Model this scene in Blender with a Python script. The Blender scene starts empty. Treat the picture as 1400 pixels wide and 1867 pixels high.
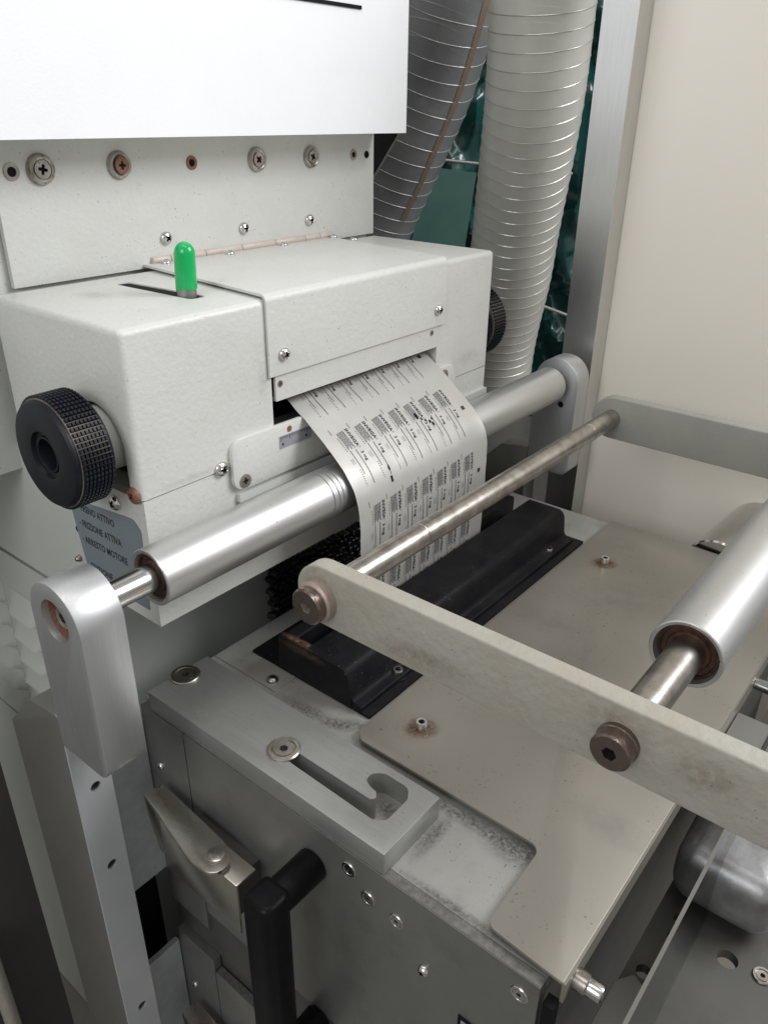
import bpy, bmesh, math, random
from mathutils import Vector, Matrix, noise
random.seed(7)
S = 0.001                       # all dimensions below are millimetres
sc = bpy.context.scene
COL = sc.collection

# ------------------------------------------------------------------ camera
CAM = Vector((-322.62, -511.93, 287.37))
RX = Vector((0.6299013, -0.7765859, 0.0117758))
RY = Vector((-0.3468104, -0.2948050, -0.8904002))
RZ = Vector((0.6949438, 0.5567803, -0.4550261))
cd = bpy.data.cameras.new('camera')
cd.sensor_fit = 'HORIZONTAL'; cd.sensor_width = 36.0
cd.lens = 36.0 * 1430.69 / 1400.0
cd.clip_start = 0.01; cd.clip_end = 50
cam = bpy.data.objects.new('camera', cd); COL.objects.link(cam)
m = Matrix((RX, -RY, -RZ)).transposed().to_4x4()
m.translation = CAM * S
cam.matrix_world = m
sc.camera = cam

# ------------------------------------------------------------------ light
w = bpy.data.worlds.new('World'); sc.world = w; w.use_nodes = True
bg = w.node_tree.nodes['Background']
bg.inputs['Color'].default_value = (1.0, 0.985, 0.955, 1)
bg.inputs['Strength'].default_value = 0.40
def area(name, loc, target, sx, sy, power, col):
    l = bpy.data.lights.new(name, 'AREA'); l.shape = 'RECTANGLE'
    l.size = sx; l.size_y = sy; l.energy = power; l.color = col
    o = bpy.data.objects.new(name, l); COL.objects.link(o)
    o.location = Vector(loc)
    d = Vector(target) - Vector(loc)
    o.rotation_euler = d.to_track_quat('-Z', 'Y').to_euler()
    return o
area('window_light', (1.35, -1.75, 1.55), (0.25, 0.0, 0.05), 1.3, 1.1, 60, (0.96, 0.98, 1.0))
area('overhead_fill', (-0.2, -0.35, 2.3), (0.25, -0.05, 0.0), 1.6, 0.5, 11, (1.0, 0.98, 0.95))  # unseen overhead lamp, added to light the top faces and the wall
area('left_fill', (-1.9, -0.5, 1.1), (0.5, 0.1, 0.15), 0.9, 0.9, 17, (0.95, 0.98, 1.0))  # fill lamp added on the left to brighten wall and left-facing sides
sc.view_settings.view_transform = 'Standard'
sc.view_settings.look = 'None'
sc.view_settings.gamma = 1.0
sc.view_settings.exposure = 0.0
sc.view_settings.use_curve_mapping = False
sc.render.engine = 'CYCLES'

# ------------------------------------------------------------------ materials
def mat(name, col, metal=0.0, rough=0.5, col2=None, cscale=60, camount=0.35, bump=0.0, bscale=350,
        brush=None, specks=0.0, speck_col=(0.05, 0.045, 0.04), speck_scale=260, rvar=0.0, spec=0.5,
        grime=0.0, grime_col=(0.12, 0.10, 0.08), alpha=1.0, coat=0.0):
    M = bpy.data.materials.new(name); M.use_nodes = True
    nt = M.node_tree; N = nt.nodes; L = nt.links
    P = N['Principled BSDF']
    P.inputs['Metallic'].default_value = metal
    P.inputs['Roughness'].default_value = rough
    P.inputs['Specular IOR Level'].default_value = spec
    if coat: P.inputs['Coat Weight'].default_value = coat
    tc = N.new('ShaderNodeTexCoord')
    vec = tc.outputs['Object']
    def nz(scale, detail=3, rough_=0.55, v=None):
        n = N.new('ShaderNodeTexNoise'); n.inputs['Scale'].default_value = scale
        n.inputs['Detail'].default_value = detail; n.inputs['Roughness'].default_value = rough_
        L.new(v or vec, n.inputs['Vector']); return n.outputs['Fac']
    def ramp(f, a, b):
        r = N.new('ShaderNodeMapRange'); r.inputs['From Min'].default_value = a; r.inputs['From Max'].default_value = b
        L.new(f, r.inputs['Value']); return r.outputs['Result']
    def mix(f, A, B):
        x = N.new('ShaderNodeMix'); x.data_type = 'RGBA'
        if isinstance(f, float): x.inputs['Factor'].default_value = f
        else: L.new(f, x.inputs['Factor'])
        for s, v in ((6, A), (7, B)):
            if isinstance(v, tuple): x.inputs[s].default_value = (*v, 1)
            else: L.new(v, x.inputs[s])
        return x.outputs[2]
    def mul(f, k):
        x = N.new('ShaderNodeMath'); x.operation = 'MULTIPLY'; L.new(f, x.inputs[0])
        if isinstance(k, float): x.inputs[1].default_value = k
        else: L.new(k, x.inputs[1])
        return x.outputs[0]
    c2 = col2 or tuple(v * 0.82 for v in col)
    c = mix(mul(ramp(nz(cscale, 4), 0.35, 0.7), camount), col, c2)
    if brush:
        mp = N.new('ShaderNodeMapping'); L.new(vec, mp.inputs['Vector'])
        sv = [900, 900, 900]; sv['xyz'.index(brush)] = 14
        mp.inputs['Scale'].default_value = sv
        bn = nz(1.0, 2, 0.5, mp.outputs['Vector'])
        c = mix(mul(ramp(bn, 0.3, 0.75), 0.28), c, tuple(v * 0.62 for v in col))
        rr = N.new('ShaderNodeMapRange'); rr.inputs['To Min'].default_value = rough - 0.07; rr.inputs['To Max'].default_value = rough + 0.1
        L.new(bn, rr.inputs['Value']); L.new(rr.outputs['Result'], P.inputs['Roughness'])
    elif rvar:
        rr = N.new('ShaderNodeMapRange'); rr.inputs['To Min'].default_value = rough - rvar; rr.inputs['To Max'].default_value = rough + rvar
        L.new(nz(cscale * 0.7, 4), rr.inputs['Value']); L.new(rr.outputs['Result'], P.inputs['Roughness'])
    if grime:
        g = mul(ramp(nz(26, 6, 0.65), 0.5, 0.72), grime)
        c = mix(g, c, grime_col)
    if specks:
        s1 = ramp(nz(speck_scale * 2.3, 1, 0.4), 0.745 - 0.045 * specks, 0.775 - 0.045 * specks)
        s2 = ramp(nz(speck_scale * 0.12, 2), 0.45, 0.6)
        c = mix(mul(mul(s1, s2), 0.8), c, speck_col)
    L.new(c, P.inputs['Base Color'])
    if bump:
        b = N.new('ShaderNodeBump'); b.inputs['Strength'].default_value = bump; b.inputs['Distance'].default_value = 0.0012
        L.new(nz(bscale, 2, 0.5), b.inputs['Height']); L.new(b.outputs['Normal'], P.inputs['Normal'])
    if alpha < 1.0: P.inputs['Alpha'].default_value = alpha
    return M

MT = {}
MT['paint'] = mat('hammered_grey_paint', (0.61, 0.61, 0.58), 0, 0.42, (0.56, 0.56, 0.53), 18, 0.5, 0.42, 210, specks=0.25, speck_scale=260, grime=0.12, grime_col=(0.42, 0.40, 0.35))
MT['paint_fine'] = mat('smooth_grey_paint', (0.58, 0.59, 0.56), 0, 0.45, (0.53, 0.54, 0.51), 14, 0.5, 0.12, 420, specks=0.3)
MT['cabinet'] = mat('pale_green_grey_cabinet_paint', (0.50, 0.525, 0.485), 0, 0.5, (0.44, 0.46, 0.42), 9, 0.5, 0.08, 300)
MT['white'] = mat('white_powder_coat', (0.86, 0.87, 0.89), 0, 0.5, (0.82, 0.83, 0.84), 12, 0.4, 0.16, 420, grime=0.05, grime_col=(0.6, 0.6, 0.6))
MT['alu_y'] = mat('brushed_aluminium_long', (0.37, 0.37, 0.355), 0.65, 0.42, None, 40, 0.25, 0, brush='y', specks=0.35, speck_scale=300, grime=0.18, grime_col=(0.25, 0.24, 0.21))
MT['alu_x'] = mat('turned_aluminium', (0.62, 0.62, 0.61), 0.92, 0.42, None, 30, 0.2, 0, rvar=0.05, specks=0.15)
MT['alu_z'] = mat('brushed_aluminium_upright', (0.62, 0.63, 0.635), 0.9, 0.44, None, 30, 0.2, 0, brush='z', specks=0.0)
MT['alu_side'] = mat('satin_aluminium_side', (0.29, 0.285, 0.265), 0.75, 0.46, None, 20, 0.3, 0, rvar=0.06)  # dark base also holds the shade of the frame post's near face
MT['alu_face_lit'] = mat('aluminium_face_lit', (0.70, 0.725, 0.75), 0.5, 0.40, None, 24, 0.35, 0, rvar=0.08)  # brighter copy for the post front, light put into the colour
MT['alu_blue'] = mat('scratched_bluish_aluminium', (0.58, 0.62, 0.66), 0.45, 0.36, (0.78, 0.82, 0.85), 70, 0.5, 0.06, 600, rvar=0.1)
MT['pole'] = mat('brushed_profile', (0.66, 0.66, 0.65), 1, 0.33, None, 10, 0.3, 0, brush='z')
MT['steel'] = mat('polished_steel', (0.66, 0.65, 0.63), 1, 0.22, None, 80, 0.3, 0, rvar=0.06)
MT['chrome'] = mat('chromed_tube', (0.55, 0.54, 0.52), 1, 0.14)
MT['steel_dirty'] = mat('worn_nickel_steel', (0.50, 0.47, 0.43), 1, 0.30, (0.22, 0.19, 0.16), 70, 0.7, 0, rvar=0.08, specks=1.0, speck_col=(0.10, 0.07, 0.05), speck_scale=170)
MT['nickel'] = mat('tarnished_nickel', (0.56, 0.53, 0.48), 1, 0.27, (0.44, 0.40, 0.34), 22, 0.7, 0, rvar=0.05)
MT['door'] = mat('grey_steel_door', (0.26, 0.26, 0.243), 0.65, 0.42, (0.20, 0.20, 0.187), 11, 0.6, 0, rvar=0.08, specks=0.1, grime=0.25, grime_col=(0.09, 0.085, 0.075))
MT['rim'] = mat('grimy_steel_edge', (0.27, 0.265, 0.245), 0.7, 0.45, (0.15, 0.145, 0.135), 200, 0.8, 0.1, 500, specks=1.4, speck_scale=380)
MT['deck'] = mat('dusty_steel_deck', (0.40, 0.395, 0.375), 0.4, 0.42, (0.32, 0.315, 0.29), 22, 0.6, 0.03, 500, specks=1.0, speck_scale=240, speck_col=(0.03, 0.03, 0.03), grime=0.35, grime_col=(0.18, 0.17, 0.15))
MT['cover'] = mat('stained_steel_cover', (0.268, 0.245, 0.210), 0.35, 0.38, (0.232, 0.212, 0.182), 12, 0.7, 0.02, 500, rvar=0.05, specks=0.75, speck_scale=200, speck_col=(0.05, 0.04, 0.03), grime=0.15, grime_col=(0.24, 0.21, 0.17))
MT['arm'] = mat('cream_hammered_paint', (0.375, 0.36, 0.315), 0, 0.45, (0.335, 0.30, 0.245), 24, 0.6, 0.85, 150, specks=0.2, grime=0.22, grime_col=(0.36, 0.27, 0.18))
MT['arm_dull'] = mat('dull_grey_green_arm_paint', (0.30, 0.30, 0.27), 0, 0.5, (0.25, 0.25, 0.225), 20, 0.6, 0.25, 220)
MT['black'] = mat('black_enamel', (0.008, 0.008, 0.010), 0, 0.42, (0.018, 0.017, 0.016), 40, 0.6, 0.05, 300, rvar=0.08, spec=0.06, specks=0.4, speck_col=(0.16, 0.13, 0.11))
MT['blackmatte'] = mat('black_matte', (0.008, 0.008, 0.009), 0, 0.7, spec=0.15)
MT['rubber'] = mat('black_knob_plastic', (0.006, 0.007, 0.012), 0, 0.45, (0.011, 0.012, 0.017), 60, 0.5, 0.04, 500, spec=0.28)
MT['dust'] = mat('dusty_knob_groove', (0.26, 0.22, 0.17), 0, 0.8, (0.05, 0.05, 0.05), 30, 0.9)
MT['handle'] = mat('black_handle_plastic', (0.004, 0.004, 0.005), 0, 0.36, (0.010, 0.010, 0.011), 50, 0.5, 0.03, 300, spec=0.12)
MT['rust'] = mat('rusty_screw', (0.20, 0.085, 0.06), 0.2, 0.6, (0.32, 0.16, 0.11), 400, 0.8, 0.3, 700)
MT['ruststeel'] = mat('rusted_dark_bolt', (0.21, 0.18, 0.165), 0.9, 0.27, (0.22, 0.14, 0.11), 160, 0.8, 0.15, 600, rvar=0.1)
MT['rustpink'] = mat('reddish_rust_bolt', (0.40, 0.31, 0.265), 0.45, 0.46, (0.44, 0.38, 0.345), 220, 0.8, 0.2, 600)
MT['bearing'] = mat('greasy_brown_bearing', (0.035, 0.022, 0.018), 0.3, 0.45, (0.12, 0.05, 0.03), 150, 0.8, 0.5, 400)
MT['foil'] = mat('matte_printed_foil', (0.50, 0.485, 0.46), 0.3, 0.42, (0.45, 0.44, 0.42), 16, 0.5, 0.05, 40, rvar=0.06)
MT['ink'] = mat('black_ink', (0.022, 0.022, 0.025), 0, 0.5)
MT['ink_grey'] = mat('faded_ink', (0.05, 0.05, 0.055), 0, 0.5)
MT['green'] = mat('green_plastic_cap', (0.0, 0.38, 0.10), 0, 0.2, (0.0, 0.38, 0.10), 30, 0.3, 0, spec=0.55)
MT['hinge'] = mat('pinkish_cream_hinge', (0.58, 0.53, 0.48), 0, 0.45, (0.52, 0.40, 0.34), 120, 0.7)
MT['label'] = mat('slate_blue_label', (0.21, 0.245, 0.265), 0.1, 0.5, (0.18, 0.21, 0.23), 30, 0.5)
MT['sticker'] = mat('silver_scale_sticker', (0.42, 0.43, 0.46), 0.3, 0.4, (0.34, 0.35, 0.38), 300, 0.7)
MT['hose_light'] = mat('milky_hose', (0.53, 0.52, 0.475), 0, 0.30, (0.45, 0.44, 0.395), 14, 0.7, 0.03, 100, alpha=0.86, grime=0.15, grime_col=(0.42, 0.34, 0.27))
MT['hose_dark'] = mat('smoky_grey_hose', (0.175, 0.175, 0.178), 0, 0.3, (0.25, 0.25, 0.245), 16, 0.7, 0.03, 100, alpha=0.86)
MT['coil'] = mat('embedded_coil', (0.36, 0.355, 0.33), 0.5, 0.3)
MT['coil_dark'] = mat('embedded_coil_grey', (0.34, 0.34, 0.34), 0.2, 0.4)
MT['stripe'] = mat('brown_print_stripe', (0.21, 0.14, 0.095), 0, 0.5, (0.12, 0.10, 0.09), 240, 0.8)
MT['plastic'] = mat('dark_teal_plastic_film', (0.007, 0.036, 0.034), 0, 0.2, (0.014, 0.08, 0.073), 5, 0.7, 0, spec=0.6)
MT['board'] = mat('pale_teal_board', (0.065, 0.135, 0.118), 0, 0.35, (0.04, 0.10, 0.09), 12, 0.7)
MT['wall'] = mat('cream_guard_panel', (0.90, 0.84, 0.745), 0, 0.30, (0.87, 0.81, 0.72), 3, 0.5, 0, rvar=0.04)
MT['floor'] = mat('grey_floor', (0.22, 0.215, 0.20), 0, 0.5)
MT['darkplate'] = mat('dark_steel_plate', (0.11, 0.108, 0.098), 0.5, 0.42, (0.08, 0.078, 0.07), 12, 0.6, 0.03, 300, rvar=0.1, grime=0.3, grime_col=(0.05, 0.045, 0.04))
MT['cast'] = mat('cast_aluminium', (0.36, 0.36, 0.365), 0.7, 0.42, (0.18, 0.175, 0.17), 50, 0.7, 0.10, 500, rvar=0.08)
MT['column'] = mat('dark_grey_column_paint', (0.085, 0.08, 0.075), 0.2, 0.45, (0.065, 0.06, 0.055), 8, 0.6)
MT['edge'] = mat('frosted_acrylic_edge', (0.15, 0.145, 0.13), 0, 0.4)
MT['foam'] = mat('black_bristle', (0.02, 0.02, 0.022), 0, 0.4)

def acrylic_mat():
    M = bpy.data.materials.new('clear_acrylic'); M.use_nodes = True
    nt = M.node_tree; N = nt.nodes; L = nt.links; N.remove(N['Principled BSDF'])
    t = N.new('ShaderNodeBsdfTransparent'); t.inputs['Color'].default_value = (0.86, 0.87, 0.85, 1)
    g = N.new('ShaderNodeBsdfGlossy'); g.inputs['Roughness'].default_value = 0.06; g.inputs['Color'].default_value = (0.8, 0.8, 0.8, 1)
    f = N.new('ShaderNodeFresnel'); f.inputs['IOR'].default_value = 1.45
    mx = N.new('ShaderNodeMixShader'); L.new(f.outputs[0], mx.inputs[0]); L.new(t.outputs[0], mx.inputs[1]); L.new(g.outputs[0], mx.inputs[2])
    L.new(mx.outputs[0], N['Material Output'].inputs['Surface'])
    return M
MT['acrylic'] = acrylic_mat()

def stain_mat(nm, colr, gain, ns=2.6):
    M = bpy.data.materials.new(nm); M.use_nodes = True
    nt = M.node_tree; N = nt.nodes; L = nt.links; P = N['Principled BSDF']
    P.inputs['Base Color'].default_value = (*colr, 1); P.inputs['Roughness'].default_value = 0.8
    tc = N.new('ShaderNodeTexCoord'); ln = N.new('ShaderNodeVectorMath'); ln.operation = 'LENGTH'
    L.new(tc.outputs['Object'], ln.inputs[0])
    n = N.new('ShaderNodeTexNoise'); n.inputs['Scale'].default_value = ns; n.inputs['Detail'].default_value = 7; n.inputs['Roughness'].default_value = 0.7
    ge = N.new('ShaderNodeNewGeometry'); L.new(ge.outputs['Position'], n.inputs['Vector'])
    a = N.new('ShaderNodeMapRange'); a.inputs['From Min'].default_value = 1.0; a.inputs['From Max'].default_value = 0.25
    L.new(ln.outputs['Value'], a.inputs['Value'])
    b = N.new('ShaderNodeMapRange'); b.inputs['From Min'].default_value = 0.35; b.inputs['From Max'].default_value = 0.68
    L.new(n.outputs['Fac'], b.inputs['Value'])
    mu = N.new('ShaderNodeMath'); mu.operation = 'MULTIPLY'; L.new(a.outputs[0], mu.inputs[0]); L.new(b.outputs[0], mu.inputs[1])
    m2 = N.new('ShaderNodeMath'); m2.operation = 'MULTIPLY'; m2.use_clamp = True; m2.inputs[1].default_value = gain; L.new(mu.outputs[0], m2.inputs[0])
    L.new(m2.outputs[0], P.inputs['Alpha'])
    return M
MT['stain'] = stain_mat('rust_stain', (0.13, 0.065, 0.035), 1.7, 160)
MT['dirt'] = stain_mat('black_dust', (0.03, 0.029, 0.027), 0.6, 330)
MT['tan'] = stain_mat('brown_tarnish', (0.20, 0.12, 0.07), 0.36, 140)
MT['grey_smudge'] = stain_mat('grey_smudge', (0.12, 0.115, 0.105), 0.15, 60)

# ------------------------------------------------------------------ helpers
def finish(bm, name, m, root=None, sharp=32, origin=None):
    bmesh.ops.recalc_face_normals(bm, faces=bm.faces)
    me = bpy.data.meshes.new(name)
    if root is not None: off = Vector(root['_base'])
    else:
        if origin is None:
            xs = [v.co for v in bm.verts]
            lo = Vector((min(v.x for v in xs), min(v.y for v in xs), min(v.z for v in xs)))
            hi = Vector((max(v.x for v in xs), max(v.y for v in xs), max(v.z for v in xs)))
            off = Vector(((lo.x + hi.x) / 2, (lo.y + hi.y) / 2, lo.z))
        else: off = Vector(origin)
    loc = Vector(origin) - off if (root is not None and origin is not None) else None
    shift = Vector(origin) if loc is not None else off
    for v in bm.verts: v.co = (v.co - shift) * S
    bm.to_mesh(me); bm.free()
    for p in me.polygons: p.use_smooth = True
    me.set_sharp_from_angle(angle=math.radians(sharp))
    me.materials.append(MT[m] if isinstance(m, str) else m)
    o = bpy.data.objects.new(name, me); COL.objects.link(o)
    if root is not None:
        o.parent = root['_obj'] if '_obj' in root else root
        if loc is not None: o.location = loc * S
    else: o.location = off * S
    return o
class Thing(dict):
    pass
def thing(name, base, label, cat, group=None):
    e = bpy.data.objects.new(name, None); COL.objects.link(e)
    e.location = Vector(base) * S; e.empty_display_size = 0.02
    e['label'] = label; e['category'] = cat
    if group: e['group'] = group
    return Thing(_obj=e, _base=base)
def sub(parent_obj, root): return Thing(_obj=parent_obj, _base=root['_base'])
def tag(o, label, cat, group=None):
    o['label'] = label; o['category'] = cat
    if group: o['group'] = group
    return o
def struct(o): o['kind'] = 'structure'; return o

def bevel_sharp(bm, w, seg=2, ang=30, flt=None):
    es = [e for e in bm.edges if len(e.link_faces) == 2 and e.calc_face_angle(0) > math.radians(ang) and (flt is None or flt(e))]
    if es and w > 0: bmesh.ops.bevel(bm, geom=es, offset=w, segments=seg, profile=0.5, affect='EDGES', clamp_overlap=True)
def bbox(bm, x0, x1, y0, y1, z0, z1):
    vs = [bm.verts.new((x, y, z)) for z in (z0, z1) for y in (y0, y1) for x in (x0, x1)]
    for f in ((0, 2, 3, 1), (4, 5, 7, 6), (0, 1, 5, 4), (2, 6, 7, 3), (0, 4, 6, 2), (1, 3, 7, 5)):
        bm.faces.new([vs[i] for i in f])
def box(name, x0, x1, y0, y1, z0, z1, m, root=None, bev=0.8, seg=2):
    bm = bmesh.new(); bbox(bm, x0, x1, y0, y1, z0, z1)
    if bev: bevel_sharp(bm, bev, seg)
    return finish(bm, name, m, root)
AX = {'x': (1, 2, 0), 'y': (0, 2, 1), 'z': (0, 1, 2)}
def prism_bm(pts, axis, a0, a1, bm=None):
    bm = bm or bmesh.new(); i, j, k = AX[axis]
    def mk(p, a):
        v = [0, 0, 0]; v[i] = p[0]; v[j] = p[1]; v[k] = a; return bm.verts.new(v)
    A = [mk(p, a0) for p in pts]; B = [mk(p, a1) for p in pts]
    bm.faces.new(A); bm.faces.new(B[::-1]); n = len(pts)
    for q in range(n): bm.faces.new((A[q], B[q], B[(q + 1) % n], A[(q + 1) % n]))
    bmesh.ops.recalc_face_normals(bm, faces=bm.faces)
    return bm
def rpoly(pts, r, seg=5):
    out = []; n = len(pts)
    for q in range(n):
        p = Vector(pts[q][:2]); rr = pts[q][2] if len(pts[q]) > 2 else r
        a = Vector(pts[q - 1][:2]); b = Vector(pts[(q + 1) % n][:2])
        if rr <= 0: out.append((p.x, p.y)); continue
        u = (a - p).normalized(); v = (b - p).normalized()
        ang = u.angle(v); t = rr / math.tan(ang / 2)
        t = min(t, (a - p).length * 0.49, (b - p).length * 0.49); rr2 = t * math.tan(ang / 2)
        c = p + (u + v).normalized() * (rr2 / math.sin(ang / 2))
        s = p + u * t; e = p + v * t
        a0 = math.atan2(s.y - c.y, s.x - c.x); a1 = math.atan2(e.y - c.y, e.x - c.x)
        d = (a1 - a0 + math.pi) % (2 * math.pi) - math.pi
        for k in range(seg + 1):
            th = a0 + d * k / seg; out.append((c.x + rr2 * math.cos(th), c.y + rr2 * math.sin(th)))
    return out
def prism(name, pts, axis, a0, a1, m, root=None, bev=0.6, ang=40, seg=2):
    bm = prism_bm(pts, axis, a0, a1)
    if bev: bevel_sharp(bm, bev, seg, ang)
    return finish(bm, name, m, root)
def lathe(bm, p, axis, prof, seg=40):
    """prof: list of (r, h); r may be a function of the angle. axis: outward direction"""
    n = Vector(axis).normalized(); t = Vector((0, 0, 1)) if abs(n.z) < 0.9 else Vector((1, 0, 0))
    u = n.cross(t).normalized(); v = n.cross(u); p = Vector(p); rings = []
    for r, h in prof:
        if not callable(r) and r <= 1e-6: rings.append([bm.verts.new(p + n * h)])
        else:
            R = []
            for k in range(seg):
                th = 2 * math.pi * k / seg; rr = r(th) if callable(r) else r
                R.append(bm.verts.new(p + n * h + u * (rr * math.cos(th)) + v * (rr * math.sin(th))))
            rings.append(R)
    for A, B in zip(rings, rings[1:]):
        for k in range(seg):
            k2 = (k + 1) % seg
            if len(A) == 1 and len(B) == 1: continue
            if len(A) == 1: bm.faces.new((A[0], B[k], B[k2]))
            elif len(B) == 1: bm.faces.new((A[k], B[0], A[k2]))
            else: bm.faces.new((A[k], B[k], B[k2], A[k2]))
    return bm
def turned(name, p, axis, prof, m, root=None, seg=40, sharp=32):
    return finish(lathe(bmesh.new(), p, axis, prof, seg), name, m, root, sharp)
def hexr(r): return lambda th: r * math.cos(math.pi / 6) / math.cos((th % (math.pi / 3)) - math.pi / 6)
def crossr(r, wd=0.3, a0=0.3):
    def f(th):
        a = (th + a0) % (math.pi / 2)
        a = min(a, math.pi / 2 - a)
        return min(r, wd * r / max(math.sin(a), 1e-3)) if a < math.pi / 4 else wd * r * 1.5
    return f
def boolean(o, cutters, keep_mat=True):
    for c in cutters:
        md = o.modifiers.new('cut', 'BOOLEAN'); md.operation = 'DIFFERENCE'; md.object = c; md.solver = 'EXACT'
    bpy.context.view_layer.update()
    dg = bpy.context.evaluated_depsgraph_get()
    me = bpy.data.meshes.new_from_object(o.evaluated_get(dg))
    o.modifiers.clear(); old = o.data; o.data = me; bpy.data.meshes.remove(old)
    for c in cutters:
        cm = c.data; bpy.data.objects.remove(c); bpy.data.meshes.remove(cm)
    for p in me.polygons: p.use_smooth = True
    me.set_sharp_from_angle(angle=math.radians(32))
    return o
def cutter(bm): return finish(bm, 'cutter', 'blackmatte')

def screw(root, p, axis, kind, d, m='steel', h=None, name='screw', sub_=None):
    r = d / 2; P = sub_ or root; bm = bmesh.new()
    rot = random.uniform(0, 1.5)
    if kind == 'pan':
        h = h or 0.42 * d
        dome = [(r * math.cos(a), h * 0.25 + h * 0.75 * math.sin(a)) for a in [i * math.pi / 2 / 6 for i in range(5)]]
        pr = [(r, -0.5)] + dome + [(crossr(r * 0.55, 0.3, rot), h * 0.985), (crossr(r * 0.4, 0.3, rot), h * 0.45), (0, h * 0.4)]
    elif kind == 'cap':
        h = h or 0.6 * d
        pr = [(r, -0.5), (r, h * 0.86), (r * 0.9, h), (hexr(r * 0.58), h), (hexr(r * 0.55), h * 0.35), (0, h * 0.3)]
    elif kind == 'button':
        h = h or 0.4 * d
        pr = [(r, -0.5)] + [(r * math.cos(a), h * math.sin(a)) for a in (0.05, 0.4, 0.75, 1.0)] + [(hexr(r * 0.42), h * 0.9), (hexr(r * 0.4), h * 0.3), (0, h * 0.25)]
    elif kind == 'ring':       # countersunk screw in a raised ring
        h = h or 0.16 * d
        pr = [(r, -0.5), (r, h * 0.6), (r * 0.93, h), (r * 0.72, h), (r * 0.68, h * 0.35), (r * 0.62, h * 0.35), (r * 0.6, h * 0.85), (hexr(r * 0.27), h * 0.85), (hexr(r * 0.25), h * 0.85 - r * 0.7), (0, h * 0.85 - r * 0.7)]
    elif kind == 'cup':        # cup washer with a flat cross-head screw
        h = h or 0.2 * d
        pr = [(r, -0.5), (r * 0.99, h * 0.15), (r * 0.88, h * 0.8), (r * 0.74, h), (r * 0.64, h * 0.86), (r * 0.62, h * 0.62), (r * 0.585, h * 0.62), (r * 0.57, h * 0.9), (crossr(r * 0.33, 0.32, rot), h * 0.92), (crossr(r * 0.22, 0.32, rot), h * 0.92 - r * 0.2), (0, h * 0.92 - r * 0.22)]
    elif kind == 'flat':
        h = h or 0.1 * d
        pr = [(r, -0.5), (r * 0.96, h), (crossr(r * 0.5, 0.32, rot), h), (crossr(r * 0.4, 0.32, rot), h - r * 0.35), (0, h - r * 0.35)]
    elif kind == 'socket':     # open ring with a deep round hole
        h = h or 0.08 * d
        pr = [(r, -0.5), (r * 0.95, h), (r * 0.55, h), (r * 0.5, h - r * 1.6), (0, h - r * 1.6)]
    elif kind == 'hole':       # countersunk socket screw sitting below the surface
        h = h or 0.05 * d
        pr = [(r, -0.3), (r * 0.97, h), (r * 0.9, h), (r * 0.62, -0.12 * d), (r * 0.60, -0.05 * d), (hexr(r * 0.34), -0.05 * d), (hexr(r * 0.3), -0.3 * d), (0, -0.3 * d)]
    # recess closed just above the mounting surface; black floor stands for the hole's shade
    rim_r, rim_h = pr[-3]
    floor_h = max(0.12, min(pr[-2][1], rim_h - 0.25))
    pr = pr[:-2] + [((lambda th, f=rim_r: (f(th) if callable(f) else f) * 0.93), floor_h)]
    lathe(bm, p, axis, pr, 32)
    nf = len(bm.faces)
    lathe(bm, p, axis, [(pr[-1][0], floor_h), (0, floor_h)], 32)
    bm.faces.ensure_lookup_table()
    for f in list(bm.faces)[nf:]: f.material_index = 1
    o = finish(bm, name, m, P, 28); o.data.materials.append(MT['blackmatte'])
    return o

def stain(root, p, axis, ra, rb, m, rot=0.0, name='stain'):
    bm = bmesh.new(); seg = 32
    c = bm.verts.new((0, 0, 0)); ring = [bm.verts.new((math.cos(2 * math.pi * i / seg), math.sin(2 * math.pi * i / seg), 0)) for i in range(seg)]
    for i in range(seg): bm.faces.new((c, ring[i], ring[(i + 1) % seg]))
    me = bpy.data.meshes.new(name); bm.to_mesh(me); bm.free(); me.materials.append(MT[m])
    o = bpy.data.objects.new(name, me); COL.objects.link(o); o.parent = root['_obj']
    n = Vector(axis); u = Vector((0, 1, 0)) if abs(n.y) < 0.9 else Vector((1, 0, 0)); v = n.cross(u)
    u2 = u * math.cos(rot) + v * math.sin(rot); v2 = n.cross(u2)
    M_ = Matrix((u2 * ra * S, v2 * rb * S, n * S)).transposed().to_4x4()
    M_.translation = (Vector(p) - Vector(root['_base'])) * S
    o.matrix_local = M_
    return o
FR, LF, UP = (0, -1, 0), (-1, 0, 0), (0, 0, 1)

# ================================================================== SETTING
bm = bmesh.new(); bbox(bm, -3500, 4000, -3500, 4000, -1110, -1100)
struct(finish(bm, 'floor', 'floor'))

# cream guard panel on the right and its aluminium post
gp = thing('guard_panel', (745, -300, -1100), 'tall cream guard panel closing the right side of the machine', 'panel')
box('panel', 742, 748, -560, -59, -1090, 640, 'wall', gp, 1)
po = thing('aluminium_post', (720, -38, -1100), 'tall brushed aluminium profile post beside the cream panel', 'post')
box('profile', 701, 739, -62, -16, -1098, 700, 'pole', po, 1.5)

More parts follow.
